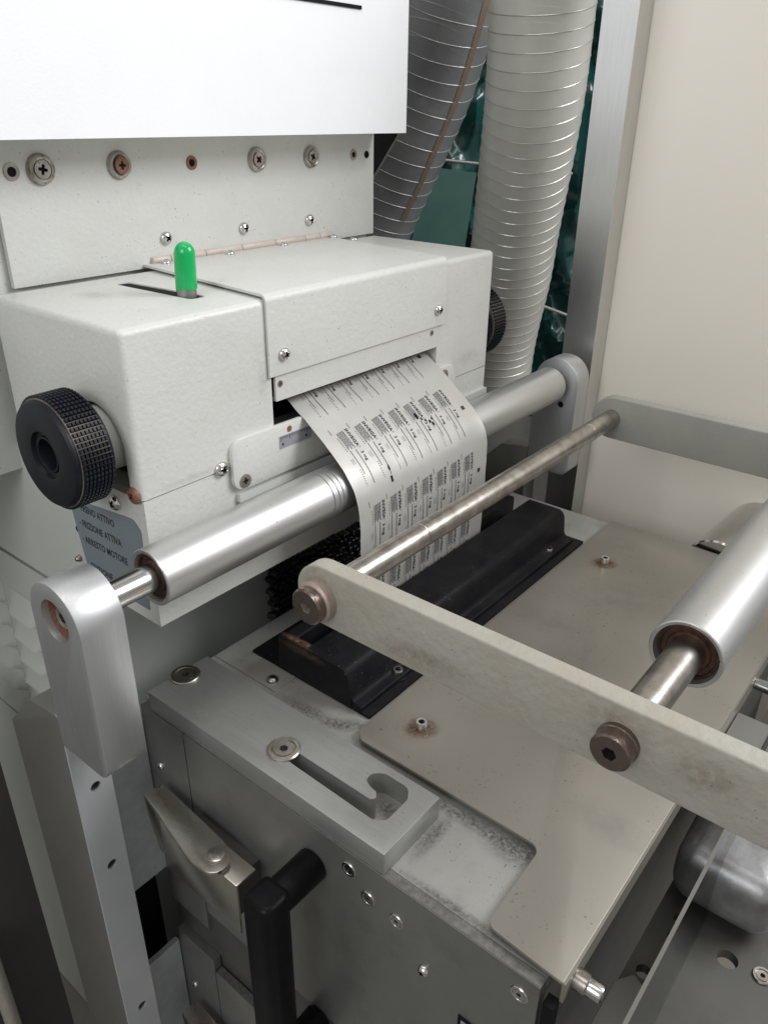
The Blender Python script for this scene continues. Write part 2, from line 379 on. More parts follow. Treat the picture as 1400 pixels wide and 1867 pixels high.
# crumpled teal film hung behind the hoses
def film():
    nx, nz_ = 150, 170; bm = bmesh.new()
    u = Vector((351, -433, 7)).normalized(); c0 = Vector((1500, 620, -60)); n = Vector((0.78, 0.63, 0)).normalized()
    g = []
    for j in range(nz_ + 1):
        row = []
        for i in range(nx + 1):
            a = (i / nx - 0.5) * 2400; b = (j / nz_ - 0.5) * 2600
            q = Vector((a * 0.0042, b * 0.0016, 3.1)); q2 = Vector((a * 0.011 + b * 0.006, b * 0.0055, 9.0))
            d = 130 * (1 - abs(noise.noise(q)) * 2) + 70 * (1 - 2 * abs(noise.noise(q2))) + 22 * noise.noise(q2 * 3.1)
            row.append(bm.verts.new(c0 + u * a + Vector((0, 0, b)) - n * d))
        g.append(row)
    for j in range(nz_):
        for i in range(nx): bm.faces.new((g[j][i], g[j][i + 1], g[j + 1][i + 1], g[j + 1][i]))
    return finish(bm, 'plastic_film', 'plastic', None, 75)
tag(film(), 'crumpled dark teal plastic film hanging behind the hoses', 'plastic film')
bd = bmesh.new(); bbox(bd, -60, 60, -4, 4, -260, 60)
o = finish(bd, 'teal_board', 'board', None, origin=(0, 0, 0)); o.location = Vector((1195, 545, 118)) * S; o.rotation_euler = (0.05, 0.10, -0.9)
tag(o, 'pale teal board leaning between the two hoses', 'board')
def wire(name, a, b, r, m, label):
    bm = bmesh.new(); d = Vector(b) - Vector(a); lathe(bm, a, d, [(0, 0), (r, 0), (r, d.length), (0, d.length)], 12)
    return tag(finish(bm, name, m), label, 'rail', 'thin rails behind the hoses')
wire('rack_rail', (1150, 640, 203), (1370, 334, 172), 3.5, 'coil', 'thin pale rail crossing behind both hoses above the housing')
wire('rack_rail', (1180, 398, -50), (1290, 183, -125), 3.5, 'coil', 'thin pale rail low between the pale hose and the post')

# ------------------------------------------------------------------ hoses
def catmull(P, n=14):
    out = []
    Q = [P[0] * 2 - P[1]] + P + [P[-1] * 2 - P[-2]]
    for i in range(1, len(Q) - 2):
        for k in range(n):
            t = k / n; a, b, c, d = Q[i - 1], Q[i], Q[i + 1], Q[i + 2]
            out.append(0.5 * ((2 * b) + (c - a) * t + (2 * a - 5 * b + 4 * c - d) * t * t + (3 * b - a - 3 * c + d) * t ** 3))
    out.append(P[-1]); return out
def hose(pts, r, pitch, mt, mc, label, stripe_ang=None, stripe_r=(0, 1)):
    P = catmull([Vector(p) for p in pts]); base = P[-1]
    T = thing('duct_hose', tuple(base), label, 'hose')
    # frames
    fr = []; up = Vector((0.6, -0.8, 0))
    L = [0]
    for i, p in enumerate(P):
        t = (P[min(i + 1, len(P) - 1)] - P[max(i - 1, 0)]).normalized()
        u = (up - t * up.dot(t)).normalized(); v = t.cross(u); fr.append((p, t, u, v))
        if i: L.append(L[-1] + (p - P[i - 1]).length)
    def at(s):
        s = max(0, min(s, L[-1] - 1e-6))
        for i in range(len(L) - 1):
            if L[i + 1] >= s: break
        k = (s - L[i]) / (L[i + 1] - L[i]); a, b = fr[i], fr[i + 1]
        return [a[q].lerp(b[q], k) for q in range(4)]
    bm = bmesh.new(); seg = 48; rings = []
    n = int(L[-1] / pitch) * 6
    for i in range(n + 1):
        s = L[-1] * i / n; p, t, u, v = at(s)
        R = []
        for k in range(seg):
            th = 2 * math.pi * k / seg
            ph = (s / pitch - k / seg) % 1.0
            rr = r - 0.25 * (0.5 - 0.5 * math.cos(2 * math.pi * ph))
            R.append(bm.verts.new(p + (u * math.cos(th) + v * math.sin(th)) * rr))
        rings.append(R)
    for A, B in zip(rings, rings[1:]):
        for k in range(seg): bm.faces.new((A[k], A[(k + 1) % seg], B[(k + 1) % seg], B[k]))
    finish(bm, 'tube', mt, T, 80)
    # helix
    bm = bmesh.new(); turns = L[-1] / pitch; N_ = int(turns * 40); prev = None
    for i in range(N_ + 1):
        s = L[-1] * i / N_; th = 2 * math.pi * (s / pitch); p, t, u, v = at(s)
        d = u * math.cos(th) + v * math.sin(th); c = p + d * (r - 0.2)
        R = [bm.verts.new(c + d * (0.9 * math.cos(a)) + t * (1.0 * math.sin(a))) for a in (0, math.pi / 2, math.pi, 1.5 * math.pi)]
        if prev:
            for k in range(4): bm.faces.new((prev[k], prev[(k + 1) % 4], R[(k + 1) % 4], R[k]))
        prev = R
    finish(bm, 'wire_coil', mc, T, 80)
    if stripe_ang is not None:
        bm = bmesh.new(); prev = None; a0, a1, breaks = stripe_r
        M_ = 160
        for i in range(M_ + 1):
            f = a0 + (a1 - a0) * i / M_; s = L[-1] * f; p, t, u, v = at(s)
            R = [bm.verts.new(p + (u * math.cos(stripe_ang + e) + v * math.sin(stripe_ang + e)) * (r + 0.6)) for e in (-0.075, 0, 0.075)]
            if prev and not any(b0 < f < b1 for b0, b1 in breaks):
                for k in range(2): bm.faces.new((prev[k], prev[k + 1], R[k + 1], R[k]))
            prev = R
        finish(bm, 'print_stripe', 'stripe', T, 80)
    return T
hose([(745, 88, 520), (760, 99, 420), (794, 119, 292), (865, 172, 116), (897, 194, 39), (945, 238, -114), (975, 256, -330), (985, 262, -420)], 70, 20.5,
     'hose_light', 'coil', 'pale milky ribbed duct hose hanging to the right of the grey housing')
hose([(877, 293, 511), (865, 314, 442), (875, 363, 331), (874, 405, 248), (872, 448, 166), (861, 483, 82), (838, 507, -12)], 75, 27,
     'hose_dark', 'coil_dark', 'smoky dark grey ribbed hose with brown print stripe beside white box', 0.95, (0.05, 0.86, [(0.715, 0.775)]))

# ================================================================== CABINET
cb = thing('machine_cabinet', (263, 360, -1100), 'pale green grey machine cabinet behind the printing housing, louvred on its left side', 'cabinet')
box('body_panel', 4, 525, 114, 620, -152, -2, 'cabinet', cb, 2)
box('side_panel', 4, 525, 112, 620, -431, -157, 'cabinet', cb, 2)
box('lower_panel', 4, 525, 113, 620, -1098, -436, 'cabinet', cb, 2)
box('inner_frame', 8, 521, 118, 616, -1096, -3, 'blackmatte', cb, 0)
box('upper_body', -420, 524, 204, 620, -28, 262, 'paint_fine', cb, 3)
mp = box('mounting_panel', 28, 531, 197, 203, 141.5, 266, 'paint', cb, 1.5)
pm = sub(mp, cb)
for x, z, k, d, m_ in [(44.8, 237.5, 'socket', 15, 'steel_dirty'), (71.6, 238.4, 'cup', 27, 'steel_dirty'), (151.5, 239, 'cup', 26, 'steel_dirty'), (238, 238, 'socket', 14, 'rust'),
                       (327.7, 238.3, 'cup', 26, 'steel_dirty'), (414.2, 238.6, 'cup', 25, 'steel_dirty'), (491.3, 238.8, 'socket', 13, 'rustpink'), (516.8, 238.1, 'socket', 9, 'blackmatte')]:
    screw(pm, (x, 197, z), FR, k, d, m_)
screw(pm, (151.5, 191.2, 239), FR, 'flat', 15.5, 'rust', 0.8)
for x in (196.1, 302.5, 408.3): screw(pm, (x, 197, 168.5), FR, 'pan', 13)
prism('gusset', [(533, 262), (654, 262), (586, 196), (533, 196)], 'y', 252, 258, 'blackmatte', cb, 0.5)
prism('gusset_edge', [(654.4, 262), (656.6, 262), (588.6, 196), (586.4, 196)], 'y', 250, 259, 'edge', cb, 0.3)
# pressed louvres on the left side
def louver(y0, y1, zt, hgt):
    bm = bmesh.new(); n = 10; rows = []
    for i in range(n + 1):
        f = i / n; y = y0 + (y1 - y0) * f; e = min(1, min(f, 1 - f) * 4.5); e = math.sin(e * math.pi / 2)
        pr = [(zt, 0.2), (zt - hgt * 0.35, 3.2 * e + 0.2), (zt - hgt * 0.75, 9.5 * e + 0.2), (zt - hgt * 0.97, 12.0 * e + 0.2), (zt - hgt, 10.5 * e + 0.2), (zt - hgt * 0.99, 0.2)]
        rows.append([bm.verts.new((4 - x, y, z)) for z, x in pr])
    for A, B in zip(rows, rows[1:]):
        for k in range(5): bm.faces.new((A[k], A[k + 1], B[k + 1], B[k]))
    return finish(bm, 'louver', 'cabinet', cb, 50)
for k in range(6):
    louver(318, 392, -206 - 33 * k, 27); louver(232, 306, -206 - 33 * k, 27)
for z in (-50, -67): turned('rivet_hole_disc', (4.2, 119.5, z), LF, [(3.2, -0.3), (3.1, 0.3), (0, 0.35)], 'blackmatte', cb, 20)  # flat black discs, painted shade in place of open holes
screw(cb, (4, 124, -100), LF, 'button', 7, 'steel_dirty', 6)

ub = thing('control_box', (50, 300, 262), 'large white powder coated control box above the grey housing', 'box')
box('enclosure', -420, 531, 145, 640, 264, 760, 'white', ub, 2.5, 3)
box('slot_shade_strip', 300, 445.5, 143.6, 145.8, 386, 389.5, 'blackmatte', ub, 0.3)  # black strip standing in for the shade of an open slot

# black brush pad on the cabinet front, seen under the roller
bp_ = thing('brush_pad', (310, 111, -296), 'black bristle pad low on the cabinet front behind the guide roller', 'brush')
box('backing', 232, 386, 107, 111.5, -294, -216, 'foam', bp_, 0.5)
bm = bmesh.new()
for j in range(10):
    for i in range(18):
        x = 226 + i * 9.4 + (4.7 if j % 2 else 0) + random.uniform(-1.2, 1.2); z = -292 + j * 8.6 + random.uniform(-1.2, 1.2)
        if x > 394: continue
        lathe(bm, (x, 104, z), (random.uniform(-.25, .25), -1, random.uniform(-.25, .25)), [(4.4, -4), (4.2, 8), (3.0, 9), (2.6, 3), (0, 3)], 9)
br_ = finish(bm, 'bristles', 'foam', bp_, 40); br_['kind'] = 'stuff'

# ================================================================== PRINTING HOUSING
H = thing('printing_housing', (261, 90, -124), 'light grey hammered paint housing with hinged cover, side knobs and a green lever', 'machine housing')
bm = prism_bm([(0, 0.8), (150, 0.8), (150, 98), (409, 98), (409, 0.8), (522, 0.8), (522, 141), (0, 141)], 'y', 0, 188)
bevel_sharp(bm, 5.5, 4, 30, lambda e: (e.verts[0].co.z > 140 and e.verts[1].co.z > 140) or (abs(e.verts[0].co.z - e.verts[1].co.z) > 60 and (e.verts[0].co.x < 1 or e.verts[0].co.x > 521)))
sh = finish(bm, 'shell', 'paint', H)
arch = [(49 + 36 * math.cos(a), 40 + 36 * math.sin(a)) for a in [math.pi * i / 24 for i in range(25)]] + [(13, -10), (85, -10)]
slot = rpoly([(101, 153), (115, 153), (124, 48), (106, 48)], 5)
boolean(sh, [cutter(prism_bm(arch, 'x', -20, 34)), cutter(prism_bm(slot, 'z', 105, 160))])
box('lower_box', 2.5, 519, 0.8, 111, -124, -0.4, 'paint', H, 3.5, 3)
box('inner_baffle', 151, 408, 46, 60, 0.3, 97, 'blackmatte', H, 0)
box('foil_ledge', 151, 408, 3, 45.5, 0.2, 9, 'paint_fine', H, 2)
# hinged cover
def cover_profile():
    bm = bmesh.new(); prof = []
    r = 7.0
    prof.append((199, 145.6))
    prof.append((-3.2 + r, 145.6))
    for i in range(1, 7):
        a = math.pi / 2 + math.pi / 2 * i / 6; prof.append((-3.2 + r + r * math.cos(a), 145.6 - r + r * math.sin(a)))
    prof.append((-3.2, 72))
    th = 2.4; inner = [(199, 145.6 - th), (-3.2 + r, 145.6 - th)]
    for i in range(1, 7):
        a = math.pi / 2 + math.pi / 2 * i / 6; inner.append((-3.2 + r + (r - th) * math.cos(a), 145.6 - r + (r - th) * math.sin(a)))
    inner.append((-3.2 + th, 72))
    def xl(y): return 146 + 20 * max(0, y) / 199
    A = [[bm.verts.new((xl(y), y, z)) for y, z in q] for q in (prof, inner)]
    B = [[bm.verts.new((419 + (0 if y < 1 else 26 * y / 199), y, z)) for y, z in q] for q in (prof, inner)]
    n = len(prof)
    for k in range(n - 1):
        bm.faces.new((A[0][k], A[0][k + 1], B[0][k + 1], B[0][k])); bm.faces.new((A[1][k + 1], A[1][k], B[1][k], B[1][k + 1]))
        bm.faces.new((A[0][k + 1], A[0][k], A[1][k], A[1][k + 1])); bm.faces.new((B[0][k], B[0][k + 1], B[1][k + 1], B[1][k]))
    bm.faces.new((A[0][0], B[0][0], B[1][0], A[1][0])); bm.faces.new((A[0][-1], A[1][-1], B[1][-1], B[0][-1]))
    return finish(bm, 'hinged_cover', 'paint', H, 25)
cv = sub(cover_profile(), H)
for x, y in [(185, 185), (268, 182), (352, 184), (441, 187), (441, 153)]: screw(cv, (x, y, 145.6), UP, 'pan', 9.5, 'steel', 4)
for x in (164, 404): screw(cv, (x, -3.2, 90.5), FR, 'pan', 12)
fl = box('flap', 154.5, 408, -0.8, 2.2, 47, 78, 'paint', H, 0.6)
fs = sub(fl, H)
for x, z in [(160, 63), (397, 65)]: screw(fs, (x, -0.8, z), FR, 'flat', 6.5, 'steel_dirty', 0.5)
box('flap_lip', 156, 407, 3.2, 10, 46, 50, 'rustpink', H, 0.6)
turned('feed_roller', (152, 30, 47), (1, 0, 0), [(0, 0), (8, 0), (8, 256), (0, 256)], 'rubber', H, 24)
# piano hinge, knuckle by knuckle
hx = [175, 198, 244, 296, 348, 398, 424, 448]
for a, b in zip(hx, hx[1:]):
    turned('hinge_knuckle', (a + 0.4, 196.2, 148), (1, 0, 0), [(0, 0), (3.6, 0), (3.9, 0.5), (3.9, b - a - 1.3), (3.6, b - a - 0.8), (0, b - a - 0.8)], 'hinge', H, 16)
# green lever
box('slot_shade_fill', 100, 126, 45, 156, 98, 139.8, 'blackmatte', H, 0)  # black fill added below the slot, stands for the dark of its depth
lv = turned('lever_stem', (115, 64, 118), UP, [(0, 0), (8.5, 0), (8.5, 30), (0, 30)], 'alu_side', H, 28)
bm = bmesh.new(); lathe(bm, (0, 0, 0), (0, 0, 1), [(0, 0), (9.4, 0), (9.8, 1), (9.6, 30)] + [(9.6 * math.cos(a), 30 + 10.5 * math.sin(a)) for a in [math.pi / 2 * i / 8 for i in range(1, 8)]] + [(0, 40.5)], 36)
for v in bm.verts:
    v.co.x *= 0.92
    if v.co.z < 1: v.co.z += -0.25 * v.co.y
    v.co.x += 0.0; v.co = Vector((v.co.x + 115, v.co.y + 64 - 0.06 * v.co.z, v.co.z + 146))
finish(bm, 'lever_cap', 'green', sub(lv, H), 40)
# knobs
def knob(x_face, sgn):
    y0, z0, R = 48, 44.5, 47
    ax = (sgn, 0, 0)
    xb = x_face - sgn * 35
    k = turned('knob', (xb, y0, z0), ax, [(0, 0), (R - 6, 0), (R - 4.2, 1), (R - 3.2, 3), (R - 3.2, 33), (R - 5, 35), (R - 8, 35.6), (21, 35.6), (19.5, 35.2), (18.5, 32), (15.5, 31.6), (14.5, 33.2), (13.2, 33.2), (12.4, 30), (11.5, 22), (0, 22)], 'rubber', H, 72)
    K = sub(k, H)
    turned('knurl_base', (xb, y0, z0), ax, [(R - 4, 3.5), (R - 2.2, 4), (R - 2.2, 30.5), (R - 4, 31)], 'dust', K, 72)
    bm = bmesh.new(); nA, nL = 66, 8
    for i in range(nA):
        a = 2 * math.pi * i / nA; hw = math.pi / nA * 0.84
        for j in range(nL):
            x0 = 4 + 26.6 * j / nL; x1 = x0 + 26.6 / nL * 0.86
            vs = []
            for rr, sh_ in ((R - 2.4, 1.0), (R, 0.72)):
                for (s1, s2) in ((-1, 0), (1, 0), (1, 1), (-1, 1)):
                    th = a + s1 * hw * sh_; xm = (x0 + x1) / 2 + ((x1 - x0) / 2) * sh_ * (1 if s2 else -1)
                    vs.append(bm.verts.new((xb + sgn * xm, y0 + rr * math.cos(th), z0 + rr * math.sin(th))))
            for f in ((4, 5, 6, 7), (0, 1, 5, 4), (1, 2, 6, 5), (2, 3, 7, 6), (3, 0, 4, 7)): bm.faces.new([vs[q] for q in f])
    kg = finish(bm, 'knurl_grip', 'rubber', K, 30); kg['kind'] = 'stuff'
    turned('knob_hub', (xb + sgn * 0.2, y0, z0), (-sgn, 0, 0), [(0, 0), (28, 0), (28, 30), (0, 30)], 'paint_fine', H, 48)
knob(-48, -1); knob(570, 1)
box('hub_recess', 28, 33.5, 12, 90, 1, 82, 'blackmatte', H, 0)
screw(H, (0.2, 8.5, 4.5), LF, 'pan', 15, 'rust', 4)
screw(H, (2.4, 42, -13.5), LF, 'pan', 14, 'steel', 5)
screw(H, (84, 0.2, 2.5), FR, 'pan', 14, 'steel', 5)
for p_, n_, ra, rb, m_ in [((70, 188, 141.3), UP, 4, 60, 'dirt'), ((60, -0.2, 5), FR, 50, 4, 'grey_smudge'), ((-0.3, 90, 20), LF, 40, 16, 'grey_smudge'), ((470, -0.2, 20), FR, 40, 14, 'grey_smudge'),
                            ((140, -0.2, 70), FR, 8, 20, 'grey_smudge'), ((60, 120, 141.3), UP, 30, 16, 'grey_smudge')]:
    stain(H, p_, n_, ra, rb, m_, 0, 'wear_mark')
# front bracket strip
br = prism('guide_strip', rpoly([(94, -24, 12), (94, 26, 12), (438, 22, 10), (445, 0, 8), (445, -24, 10)], 12), 'y', -5, 0.4, 'paint', H, 1.2)
bs = sub(br, H)
screw(bs, (106.5, -5, -15.5), FR, 'flat', 13.5, 'steel_dirty', 1)
screw(bs, (420, -5, 11), FR, 'flat', 15, 'steel_dirty', 0.8)
turned('red_mark', (165, -4.95, 18.5), FR, [(3.1, 0), (2.9, 0.5), (0, 0.55)], 'rust', bs, 20)
st = box('scale_sticker', 151, 194, -5.4, -4.9, 1.5, 14, 'sticker', bs, 0)
for i in range(18):
    x = 153 + i * 2.3; box('scale_tick', x, x + 0.7, -5.55, -5.35, 13.4 - (4.5 if i % 5 == 0 else 2.6), 13.4, 'ink_grey', sub(st, H), 0)
for x, s_ in ((155.5, 1), (187, 1)): turned('scale_dot', (x, -5.35, 5.5), FR, [(1.5, 0), (1.3, 0.2), (0, 0.2)], 'ink', sub(st, H), 10)
box('rail_lip', 100, 519.5, -4, 1.4, -36, -28, 'paint_fine', H, 1)

# ------------------------------------------------------------------ text
def text_mesh(s, size, bold=0.0, align='LEFT'):
    cu = bpy.data.curves.new('text', 'FONT'); cu.body = s; cu.size = size; cu.offset = bold; cu.align_x = align
    cu.resolution_u = 2; cu.fill_mode = 'FRONT'
    o = bpy.data.objects.new('text', cu); COL.objects.link(o)
    bpy.context.view_layer.update()
    me = bpy.data.meshes.new_from_object(o.evaluated_get(bpy.context.evaluated_depsgraph_get()))
    V = [tuple(v.co) for v in me.vertices]; F = [tuple(p.vertices) for p in me.polygons]
    bpy.data.objects.remove(o); bpy.data.curves.remove(cu); bpy.data.meshes.remove(me)
    return V, F
def fit(V, w, h=None):
    x0 = min(v[0] for v in V); x1 = max(v[0] for v in V); y0 = min(v[1] for v in V); y1 = max(v[1] for v in V)
    kx = w / (x1 - x0); ky = (h / (y1 - y0)) if h else kx
    return [((v[0] - x0) * kx, (v[1] - y0) * ky) for v in V]

# label on the lower left side: letters run towards the front
lbm = prism_bm(rpoly([(121, -34), (108, -112), (14, -112), (10, -30, 8), (20, -22, 8), (104, -31)], 2), 'x', 1.9, 2.6)
lb = finish(lbm, 'instruction_label', 'label', H); LB = sub(lb, H)
for s, y0, wd, z in [('- FRENO ATTIVO', 107, 57, -41), ('- FRIZIONE ATTIVA', 109, 66, -58), ('- ARRESTO MOTORE', 109, 71, -75), ('- FRIZIONE -', 107, 45, -103)]:
    V, F = text_mesh(s, 10, 0.22); V = fit(V, wd, 7.6)
    bm = bmesh.new(); vs = [bm.verts.new((1.75, y0 - a, z + b)) for a, b in V]
    for f in F:
        try: bm.faces.new([vs[i] for i in f])
        except ValueError: pass
    finish(bm, 'lettering', 'ink', LB)

# ================================================================== GUIDE ROLLER + SUPPORTS
Y1, Z1, R1 = -41.0, -41.6, 24.2
gr = thing('guide_roller', (297, Y1, Z1 - R1), 'long satin aluminium guide roller carrying the foil in front of the grey housing', 'roller')
pr = [(R1 - 5, 6), (R1 - 3.6, 0.5), (R1 - 0.8, 0), (R1, 0.8)]
for gx in (190, 197, 203): pr += [(R1, gx - 0.8), (R1 - 1.6, gx - 0.6), (R1 - 1.6, gx + 0.6), (R1, gx + 0.8)]
pr += [(R1, 649), (R1 - 0.8, 650), (R1 - 3.6, 649.5), (R1 - 5, 644)]
turned('tube', (-28, Y1, Z1), (1, 0, 0), pr, 'alu_x', gr, 96, 24)
turned('bearing', (-28, Y1, Z1), (1, 0, 0), [(R1 - 4.6, 3.5), (R1 - 6, 3), (R1 - 7, 5), (R1 - 10, 5.4), (R1 - 11, 4), (11, 4)], 'bearing', gr, 48)
turned('bearing', (622, Y1, Z1), (-1, 0, 0), [(R1 - 4.6, 3.5), (R1 - 6, 3), (R1 - 7, 5), (R1 - 10, 5.4), (R1 - 11, 4), (11, 4)], 'bearing', gr, 48)
turned('shaft', (-76, Y1, Z1), (1, 0, 0), [(0, 0), (11.5, 0), (11.5, 716), (0, 716)], 'steel', gr, 48)
def stand(name, x0, x1, face, label):
    yc = Y1 - 0.5; r = 32.5
    pts = [(yc + r * math.cos(a), Z1 + r * math.sin(a)) for a in [math.pi * i / 24 for i in range(25)]]
    pts += rpoly([(yc - r, Z1 - 1, 0), (yc - r, -176, 13), (yc + r, -176, 6), (yc + r, Z1 - 1, 0)], 0)[1:-1]
    t = thing(name, ((x0 + x1) / 2, yc, -176), label, 'bracket', 'guide roller supports')
    bm = prism_bm(pts, 'x', x0, x1); bevel_sharp(bm, 0.9, 2, 40)
    o = finish(bm, 'upright', 'alu_z', t)
    return t, o
t1, o1 = stand('roller_support', -109, -73, -1, 'satin aluminium roller support with a recessed bolt at the left end of the long roller')
bmc = bmesh.new(); lathe(bmc, (-95, Y1 - 0.5, Z1 + 2), LF, [(0, 0), (16.5, 0), (18, 20), (0, 20)], 40)
boolean(o1, [cutter(bmc)])
turned('bolt', (-95.5, Y1 - 0.5, Z1 + 2), LF, [(14, 0.6), (12.5, 2.5), (10, 2.0), (9.5, 1.2), (8.5, 7.5), (hexr(4.6), 7.5), (hexr(4.4), 3), (0, 3)], 'steel_dirty', t1, 40)
turned('rusty_ring', (-95, Y1 - 0.5, Z1 + 2), LF, [(16.9, 8.5), (15.6, 3.0), (10, 0.9)], 'rust', t1, 40)
stain(t1, (-88, -22, -14.2), (0, 0.55, 0.835), 9, 6, 'dirt', 0.4, 'wear_mark')
t2, o2 = stand('roller_support', 640, 674, -1, 'pale aluminium roller support at the far right end of the long roller')
turned('bolt_hole_disc', (639.9, -52, -72), LF, [(4.4, -0.2), (4.2, 0.25), (0, 0.3)], 'blackmatte', t2, 20)  # black disc paints the dark of the hole, nothing is cut

# posts carrying the supports
def fpost(x0, x1, label, holes):
    t = thing('frame_post', ((x0 + x1) / 2, 40, -1100), label, 'post', 'posts under the roller supports')
    pts = rpoly([(-8, -1098, 0), (-8, -147, 5), (37, -154, 1), (85, -203, 1), (85, -1098, 0)], 0)
    bm = prism_bm(pts, 'x', x0, x1); bevel_sharp(bm, 0.7, 2, 35)
    o = finish(bm, 'upright', 'alu_side', t)  # near side darker than the front: shade put into the colour
    if holes: boolean(o, [cutter(lathe(bmesh.new(), ((x0 + x1) / 2 + 1, -14, z), (0, 1, 0), [(0, 0), (5, 0), (5, 22), (0, 22)], 24)) for z in holes])
    if holes:
        f_ = box('lit_face_plate', x0, x1, -10.6, -8.15, -1096, -178.5, 'alu_face_lit', t, 0.5)  # added sheet giving the post a brighter, lit-looking front by colour
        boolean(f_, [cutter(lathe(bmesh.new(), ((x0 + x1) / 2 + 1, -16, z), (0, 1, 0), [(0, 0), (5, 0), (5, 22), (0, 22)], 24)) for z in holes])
    return t, o
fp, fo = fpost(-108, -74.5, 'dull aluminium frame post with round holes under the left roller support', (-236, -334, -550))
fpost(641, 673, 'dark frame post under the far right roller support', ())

# ================================================================== FOIL
FX0, FX1 = 182.5, 407
prof = [(60, 48), (23, 40.6), (13, 37.6), (3, 30.6), (-6, 25.0), (-11, 21.4), (-25, 10.9), (-39, 0.2), (-52, -11), (-64, -23.5), (-72, -37), (-76, -50), (-78, -65), (-79, -95), (-78, -157), (-77, -205)]
PV = [Vector((0, a, b)) for a, b in prof]
FS = [0]
for a, b in zip(PV, PV[1:]): FS.append(FS[-1] + (b - a).length)
def foil_pt(u, s, off=0.0):
    s = max(0.0, min(s, FS[-1] - 1e-4))
    for i in range(len(FS) - 1):
        if FS[i + 1] >= s: break
    k = (s - FS[i]) / (FS[i + 1] - FS[i])
    a, b = PV[i], PV[i + 1]; p0 = PV[max(i - 1, 0)]; p3 = PV[min(i + 2, len(PV) - 1)]
    def cr(t): return 0.5 * ((2 * a) + (b - p0) * t + (2 * p0 - 5 * a + 4 * b - p3) * t * t + (3 * a - p0 - 3 * b + p3) * t ** 3)
    p = cr(k); d = (cr(min(k + 0.01, 1.0)) - cr(max(k - 0.01, 0))).normalized()
    n = Vector((0, d.z, -d.y))
    w_ = 0.7 * noise.noise(Vector((u * 0.02, s * 0.03, 1.7))) + 0.35 * noise.noise(Vector((u * 0.06, s * 0.05, 4.7)))
    edge = max(0, (u - 379) / 27) ** 2 * 2.4 * math.exp(-((s - 165) / 26) ** 2)
    q = p + n * (off + w_ * min(1, s / 40) + edge * 0.8)
    return Vector((u, q.y, q.z)), n
fo_ = thing('printed_foil', (300, -75, -205), 'printed matte blister foil web running out of the housing over the guide roller', 'foil')
bm = bmesh.new(); nu, ns = 60, 150
g = [[bm.verts.new(foil_pt(FX0 + (FX1 - FX0) * i / nu + (0.7 * noise.noise(Vector((j * .16, 0, 0))) if i in (0, nu) else 0), 2 + (FS[-1] - 4) * j / ns)[0]) for i in range(nu + 1)] for j in range(ns + 1)]
for j in range(ns):
    for i in range(nu): bm.faces.new((g[j][i], g[j][i + 1], g[j + 1][i + 1], g[j + 1][i]))
fw = finish(bm, 'web', 'foil', fo_, 180)
def put(bm, V, F, off=0.28):
    vs = [bm.verts.new(foil_pt(u, s, off)[0]) for u, s in V]
    for f in F:
        try: bm.faces.new([vs[i] for i in f])
        except ValueError: pass
def bar(bm, u, s0, s1, wd, off=0.26):
    n = max(1, int((s1 - s0) / 4)); 
    for k in range(n):
        a = s0 + (s1 - s0) * k / n; b = s0 + (s1 - s0) * (k + 1) / n
        put(bm, [(u - wd / 2, a), (u + wd / 2, a), (u + wd / 2, b), (u - wd / 2, b)], [(0, 1, 2, 3)], off)
def words(bm, u, s0, s1, wd, lo=1.2, hi=4.0, gap=0.7):
    s = s0
    while s < s1:
        e = min(s1, s + random.uniform(lo, hi)); bar(bm, u, s, e, wd); s = e + gap
TV, TF = text_mesh('INVEGA', 10, 0.3); TV = fit(TV, 21.8, 4.3)
RV, RF = text_mesh('®', 10); RV = fit(RV, 1.9, 1.9)
MV, MF = text_mesh('3 mg', 10, 0.25); MV = fit(MV, 10.6, 4.8)
DV = {}
for ch in '0123456789': 
    a, b = text_mesh(ch, 10, 0.02); DV[ch] = (fit(a, 1.1, 1.7), b)
fine = bmesh.new()
for row in (-1, 0, 1, 2):
    s0 = 98.6 + 82.0 * row
    for c in range(7):
        u0 = 216.4 + 26.4 * c
        title = bmesh.new()
        if row >= 0:
            put(title, [(u0 + b, s0 + a) for a, b in TV], TF); put(title, [(u0 + 2.0 + b, s0 + 22 + a) for a, b in RV], RF)
        put(title, [(u0 - 1.4 + b, s0 + 28 + a) for a, b in MV], MF)
        finish(title, 'lettering', 'ink', fo_, 180)
        def w2(u, a, b, wd, *k):
            if s0 + b > 42: words(fine, u0 + u, max(42, s0 + a), s0 + b, wd, *k)
        for q in range(5): w2(-3.2 - 2.15 * q, 0.4 + 0.3 * q, 22 - 2.5 * (q % 2), 1.05, 1.0, 3.6, 0.4)
        w2(-18.4, -5, 1.2, 0.8, 0.7, 1.6, 0.3)
        w2(-15.2, 6.5, 23.5, 1.2, 0.8, 1.0, 1.25)
        w2(-11.6, 23, 49.5, 0.75, 2, 6, 0.3)
        w2(-4.2, 24, 61, 0.85, 2, 6, 0.25)
        w2(-14.6, 44, 60.6, 1.25, 0.7, 0.9, 1.5)
        for q in (0, 1): w2(-15.4 - 2.4 * q, 31 + q * 0.6, 37.4, 0.35, 1.4, 2.2, 0.2)
for s0 in (50, 129, 208.5):
    mk_ = bmesh.new()
    put(mk_, [(388.5, s0 - 2.4), (394, s0 - 2.4), (394, s0 + 2.4), (388.5, s0 + 2.4)], [(0, 1, 2, 3)], 0.3)
    finish(mk_, 'registration_mark', 'ink', fo_, 180)
